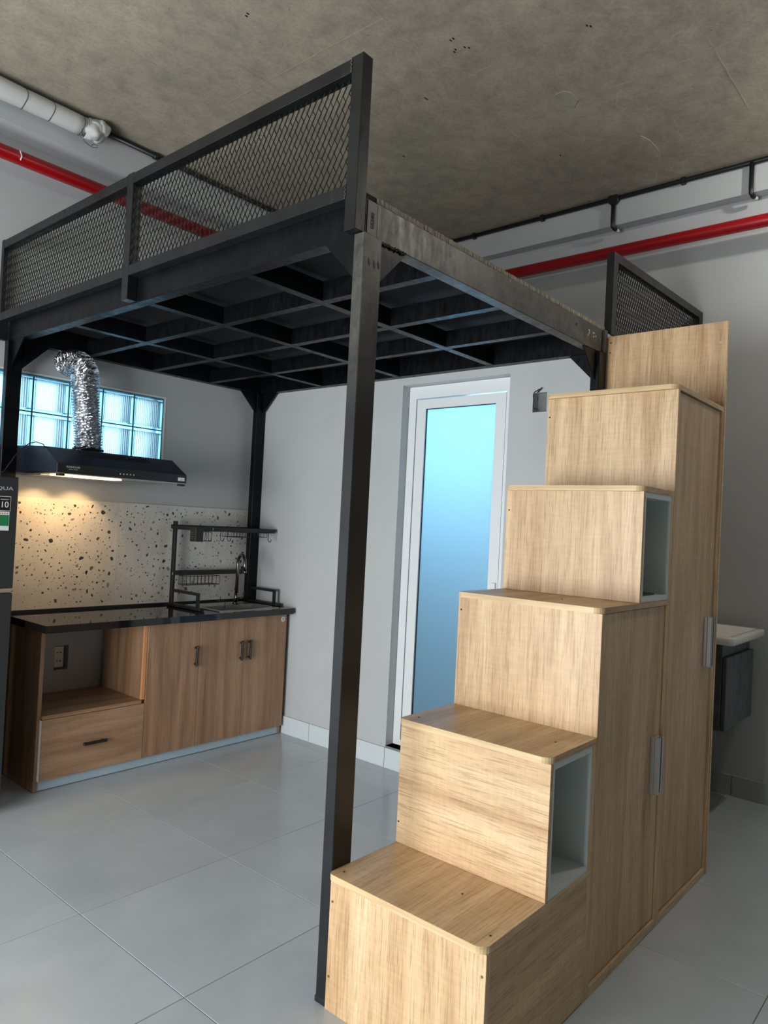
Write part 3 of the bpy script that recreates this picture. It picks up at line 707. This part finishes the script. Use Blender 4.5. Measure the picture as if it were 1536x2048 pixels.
for a, b in zip(rings, rings[1:]):
    for k in range(seg): mb.bm.faces.new((a[k], a[(k+1) % seg], b[(k+1) % seg], b[k]))
mb.build('foil_tube', M['foil'], du)
MB().tube([(.373, 2.30, 1.6535), (.373, 2.30, 1.664)], .078, 28).build('collar', M['blackplastic'], du)

# ---- fridge
fr = thing('fridge', (-.40, 2.17, 0), 'tall dark grey two-door fridge at the left edge, with label stickers', 'fridge')
fx0, fx1 = -.68, -.133
bx('body', fx0+.003, fx1-.003, 1.955, 2.39, .03, 1.462, M['blackplastic'], fr, .004)
d1 = bx('door', fx0, fx1, 1.90, 1.953, .985, 1.470, M['fridge'], fr, .004)
d2 = bx('door', fx0, fx1, 1.90, 1.953, .045, .965, M['fridge'], fr, .004)
bx('hinge_strip', fx0+.01, fx1-.001, 1.915, 1.95, .966, .984, M['silver'], fr)
for x in (-.65, -.17): bx('foot', x, x+.03, 1.96, 1.99, 0, .03, M['blackplastic'], fr)
txt('logo', 'AQUA', .022, (-.247, 1.8990, 1.411), (math.pi/2, 0, 0), M['letter'], d1, .0006, 1.45)
s1 = bx('sticker', -.212, -.163, 1.8985, 1.8997, 1.320, 1.384, M['sticker_w'], d1)
bx('sticker_face', -.2095, -.1655, 1.8978, 1.8984, 1.3225, 1.3815, M['black'], s1)
txt('sticker_print', '10', .036, (-.2075, 1.8972, 1.336), (math.pi/2, 0, 0), M['sticker_w'], s1, .0003)
txt('sticker_print', 'WARRANTY', .0062, (-.2065, 1.8972, 1.368), (math.pi/2, 0, 0), M['sticker_w'], s1, .0003)
s2 = bx('sticker', -.225, -.166, 1.8985, 1.8997, 1.236, 1.317, M['sticker_w'], d1)
bx('sticker_face', -.223, -.168, 1.8978, 1.8984, 1.256, 1.303, M['sticker_g'], s2)
mb = MB()
for k in range(5):
    cx = -.216+k*.010; pts = [(cx+(.0042 if q % 2 == 0 else .0018)*math.sin(q*math.pi/5), 1.3095+(.0042 if q % 2 == 0 else .0018)*math.cos(q*math.pi/5)) for q in range(10)]
    mb.prism(pts, 'y', 1.8978, 1.8984)
mb.build('star', M['sticker_r'], s2)
MB().tube([(-.16, 2.12, 1.475), (-.12, 2.10, 1.50), (-.076, 2.10, 1.575), (-.05, 2.10, 1.61), (-.015, 2.10, 1.64), (.02, 2.11, 1.652), (.06, 2.12, 1.645), (.077, 2.14, 1.63)], .0022, 8).build('hood_power_cable', M['cable'], None, label='thin black cable looping from hood down to the fridge top', category='cable')

# ---- wall socket in its recess
so = thing('wall_socket', (.37, YW+.03, .474), 'white double socket half set in a wall recess inside the niche', 'socket')
bx('back_box', .346, .421, YW+.030, YW+.045, .4725, .6015, M['recess'], so)
bx('face_plate', .347, .397, YW+.004, YW+.029, .486, .598, M['plastic_white'], so, .002)
for z in (.565, .520):
    for x in (.362, .380): bx('socket_slot', x-.0025, x+.0025, YW+.0025, YW+.0038, z-.004, z+.004, M['black'], so)

# ---- over-sink dish rack
rk = thing('dish_rack', (1.28, 2.3, .795), 'black metal over-sink dish rack with hanging baskets and hooks', 'dish rack')
for x, hh in ((1.0, 1.303), (1.575, 1.303)):
    lg = MB().box(x-.009, x+.009, 2.398, 2.423, .800, hh, .001).build('leg', M['black'], rk)
    MB().box(x-.018, x+.018, 2.10, 2.43, .796, .812, .002).build('foot_bar', M['black'], rk)
    MB().box(x-.007, x+.007, 2.135, 2.398, .880, .896).box(x-.007, x+.007, 2.135, 2.153, .812, .880).build('brace', M['black'], rk)
MB().box(1.009, 1.566, 2.402, 2.418, .978, 1.006, .001).build('cross_bar', M['black'], rk)
MB().box(.975, 1.605, 2.20, 2.212, 1.252, 1.277, .001).box(.975, 1.605, 2.408, 2.42, 1.258, 1.282, .001).box(.975, .987, 2.212, 2.408, 1.255, 1.277).box(1.593, 1.605, 2.212, 2.408, 1.255, 1.277).build('shelf_frame', M['black'], rk)
mb = MB()
for k in range(28): x = .995+k*.0217; mb.tube([(x, 2.212, 1.259), (x, 2.408, 1.259)], .0016, 5)
mb.build('shelf_wire', M['black'], rk)
cd = MB().box(.958, 1.012, 2.14, 2.196, 1.192, 1.275, .002).build('cutlery_caddy', M['black'], rk)
mb = MB()
for k in range(5): mb.box(.9572, .958, 2.145, 2.190, 1.205+k*.013, 1.210+k*.013)
mb.build('caddy_slot', M['chrome'], cd)
def hook(x, z=1.255, y=2.197):
    MB().tube([(x, y, z), (x, y, z-.045), (x+.003, y-.004, z-.056), (x+.011, y-.008, z-.059), (x+.018, y-.008, z-.052), (x+.019, y-.008, z-.042)], .0022, 6).build('hook', M['black'], rk)
for x in (1.085, 1.175, 1.225, 1.545): hook(x)
def wire_basket(x0, x1, y0, y1, z0, z1, nv):
    mb = MB(); r = .0017
    for z in (z0, z1): mb.tube([(x0, y0, z), (x1, y0, z), (x1, y1, z), (x0, y1, z), (x0, y0, z)], r, 5)
    for k in range(nv+1):
        x = x0+(x1-x0)*k/nv; mb.tube([(x, y0, z1), (x, y0, z0), (x, y1, z0), (x, y1, z1)], r, 5)
    mb.build('wire_basket', M['black'], rk)
wire_basket(1.03, 1.075, 2.15, 2.20, 1.196, 1.25, 1); wire_basket(1.03, 1.27, 2.31, 2.39, .925, .977, 9); wire_basket(1.265, 1.40, 2.19, 2.30, 1.222, 1.252, 6); wire_basket(1.47, 1.52, 2.18, 2.24, 1.225, 1.252, 2)
mb = MB()
for (x, y, z) in ((1.12, 2.1995, 1.262), (1.12, 2.1995, 1.270), (.99, 2.397, .985), (.99, 2.397, .992)): mb.ball((x, y, z), .003, 1, .6, 1, 8)
mb.build('rivet', M['sticker_w'], rk)
MB().tube([(1.19, 2.14, .80), (1.19, 2.14, .845), (1.13, 2.14, .845)], .0025, 6).tube([(1.155, 2.14, .845), (1.155, 2.14, .87)], .0025, 6).build('wire_stop', M['black'], rk)

# ------------------------------------------------------------------ pipes
def pipe(name, pts, r, mat, label, cat, seg=20, **k): return MB().tube(pts, r, seg).build(name, mat, None, label=label, category=cat, **k)
pipe('fire_pipe', [(-3.45, 2.36, 3.052), (2.55, 2.36, 3.064)], .034, M['red'], 'red fire pipe running along the kitchen wall, seen through the railing mesh', 'pipe', group='red fire pipes')
pipe('fire_pipe', [(2.582, 2.28, 3.031), (2.582, -3.2, 3.014)], .034, M['red'], 'red fire pipe running along the right wall above the short railing', 'pipe', group='red fire pipes')
mk = MB().tube([(-.045, 2.325, 3.08), (-.035, 2.3235, 3.055), (-.04, 2.326, 3.035)], .003, 6); o = mk.build('chalk_mark', M['sticker_w'], None, label='short white chalk stroke on the left red pipe', category='mark')
wp = thing('wrapped_pipe', (-1.6, 2.25, 3.25), 'white tape-wrapped pipe under the concrete ceiling at top left', 'pipe')
ppw = [Vector((-3.4+(3.64)*k/60, 2.265, 3.312-.008*k/60)) for k in range(61)]
MB().tube(ppw, [.048+random.uniform(-.0015, .0015) for _ in ppw], 18).build('insulation', M['wrap'], wp)
mb = MB()
for c_, r_ in (((.262, 2.262, 3.300), .055), ((.288, 2.25, 3.308), .052), ((.315, 2.238, 3.320), .043), ((.27, 2.24, 3.286), .046), ((.30, 2.262, 3.298), .048)): mb.ball(c_, r_, 1, 1, .92, 22)
from mathutils import noise as mn
for v_ in mb.bm.verts: v_.co += Vector((mn.noise(v_.co*38), mn.noise(v_.co*38+Vector((9, 0, 0))), mn.noise(v_.co*38+Vector((0, 9, 0)))))*.009
mb.build('wrapped_end', M['wrap'], wp)
mb = MB()
for x, rr in ((-.07, .0502), (.06, .0502), (.215, .0505), (.235, .052)):
    mb.tube([(x+.004*math.sin(k), 2.265+rr*math.cos(2*math.pi*k/16), 3.305+rr*math.sin(2*math.pi*k/16)) for k in range(17)], .0012, 5)
mb.tube([(.205, 2.22, 3.265), (.205, 2.215, 3.235), (.215, 2.21, 3.205), (.24, 2.21, 3.195), (.262, 2.21, 3.192), (.285, 2.21, 3.202), (.282, 2.205, 3.210), (.262, 2.205, 3.208), (.25, 2.205, 3.196)], .0015, 6)
mb.build('tie_wire', M['cable'], wp)
MB().tube([(.30, 2.31, 3.350), (2.58, 2.31, 3.352)], .013, 10).tube([(.66, 2.31, 3.35), (.69, 2.31, 3.35)], .018, 10).build('ceiling_conduit', M['blackplastic'], None, label='black conduit in the ceiling corner over the kitchen wall', category='conduit')
cn = thing('branched_conduit', (2.6, 0, 3.15), 'black conduit along right wall top with two drop branches', 'conduit')
mb = MB().tube([(2.604, 2.29, 3.358), (2.604, -3.2, 3.358)], .013, 10)
mb.build('main_run', M['blackplastic'], cn)
for y in (.455, -.305):
    MB().tube([(2.600, y, 3.356), (2.600, y, 3.215), (2.600, y-.001, 3.195), (2.612, y-.006, 3.182), (2.628, y-.010, 3.178)], .0125, 10).build('drop_branch', M['blackplastic'], cn)
    MB().tube([(2.628, y-.010, 3.178), (2.650, y-.016, 3.176)], .011, 8).build('pipe_end', M['wrap'], cn)
MB().tube([(2.585, .455, 3.353), (2.612, .455, 3.353)], .034, 14).build('junction_box', M['blackplastic'], cn)
mb = MB()
for y in (.93, 0.05, 1.45, -.75): mb.box(2.59, 2.617, y-.012, y+.012, 3.338, 3.374)
mb.build('clip', M['blackplastic'], cn)

# ---- open electrical box in bathroom wall
eb = thing('open_wall_box', (XW+.03, .35, 1.925), 'open wall box with loose black wires right of the frosted door', 'electrical box')
bx('back_box', XW+.045, XW+.05, .313, .386, 1.926, 2.019, M['recess'], eb)
MB().tube([(XW+.03, .375, 1.94), (XW-.004, .382, 1.95), (XW-.006, .378, 1.975), (XW-.006, .384, 2.005), (XW+.002, .386, 2.02)], .0016, 6).build('wire', M['cable'], eb)
MB().tube([(XW-.002, .383, 2.022), (XW-.008, .365, 2.028), (XW-.01, .350, 2.034), (XW-.012, .342, 2.032)], .002, 6).tube([(XW-.01, .36, 2.018), (XW-.012, .335, 2.040)], .0025, 6).build('wire', M['cable'], eb)
MB().tube([(XW+.03, .365, 1.935), (XW-.004, .368, 1.955), (XW-.004, .362, 1.98), (XW+.002, .360, 2.0)], .0016, 6).build('wire', M['redwire'], eb)

# ------------------------------------------------------------------ wash basin vanity
vt = thing('wall_hung_vanity', (2.33, -.2, .47), 'dark grey wall-hung vanity with white basin behind the staircase', 'vanity')
vx0, vx1, vy0, vy1 = 2.085, 2.555, -.42, .018
bx('carcass', vx0, vx1, vy0+.020, vy1, .470, .868, M['vanity'], vt, .004)
for x0, x1 in ((vx0+.002, vx0+.2345), (vx0+.2355, vx1-.002)): bx('door', x0, x1, vy0, vy0+.0185, .472, .808, M['vanity'], vt, .003)
mb = MB()
def rr_(x0, x1, y0, y1, r, n=6):
    pts = []
    for cx, cy, a0 in ((x1-r, y1-r, 0), (x0+r, y1-r, 90), (x0+r, y0+r, 180), (x1-r, y0+r, 270)):
        pts += [(cx+r*math.cos(R(a0+90*k/n)), cy+r*math.sin(R(a0+90*k/n))) for k in range(n+1)]
    return pts
bm = bmesh.new(); loops = []
for (ins, z, r) in ((.004, .870, .03), (.0, .876, .034), (0, .900, .034), (.004, .906, .03), (.036, .905, .03), (.044, .899, .04), (.075, .83, .06), (.11, .79, .06)):
    loops.append([bm.verts.new((x, y, z)) for x, y in rr_(2.055+ins, 2.635-ins, -.455+ins, .017-ins*.9, r)])
for a, b in zip(loops, loops[1:]):
    for k in range(len(a)): f = bm.faces.new((a[k], a[(k+1) % len(a)], b[(k+1) % len(a)], b[k])); f.smooth = True
bm.faces.new(loops[0][::-1]); bm.faces.new(loops[-1])
mb.bm.free(); mb.bm = bm; mb.build('basin', M['porcelain'], vt)
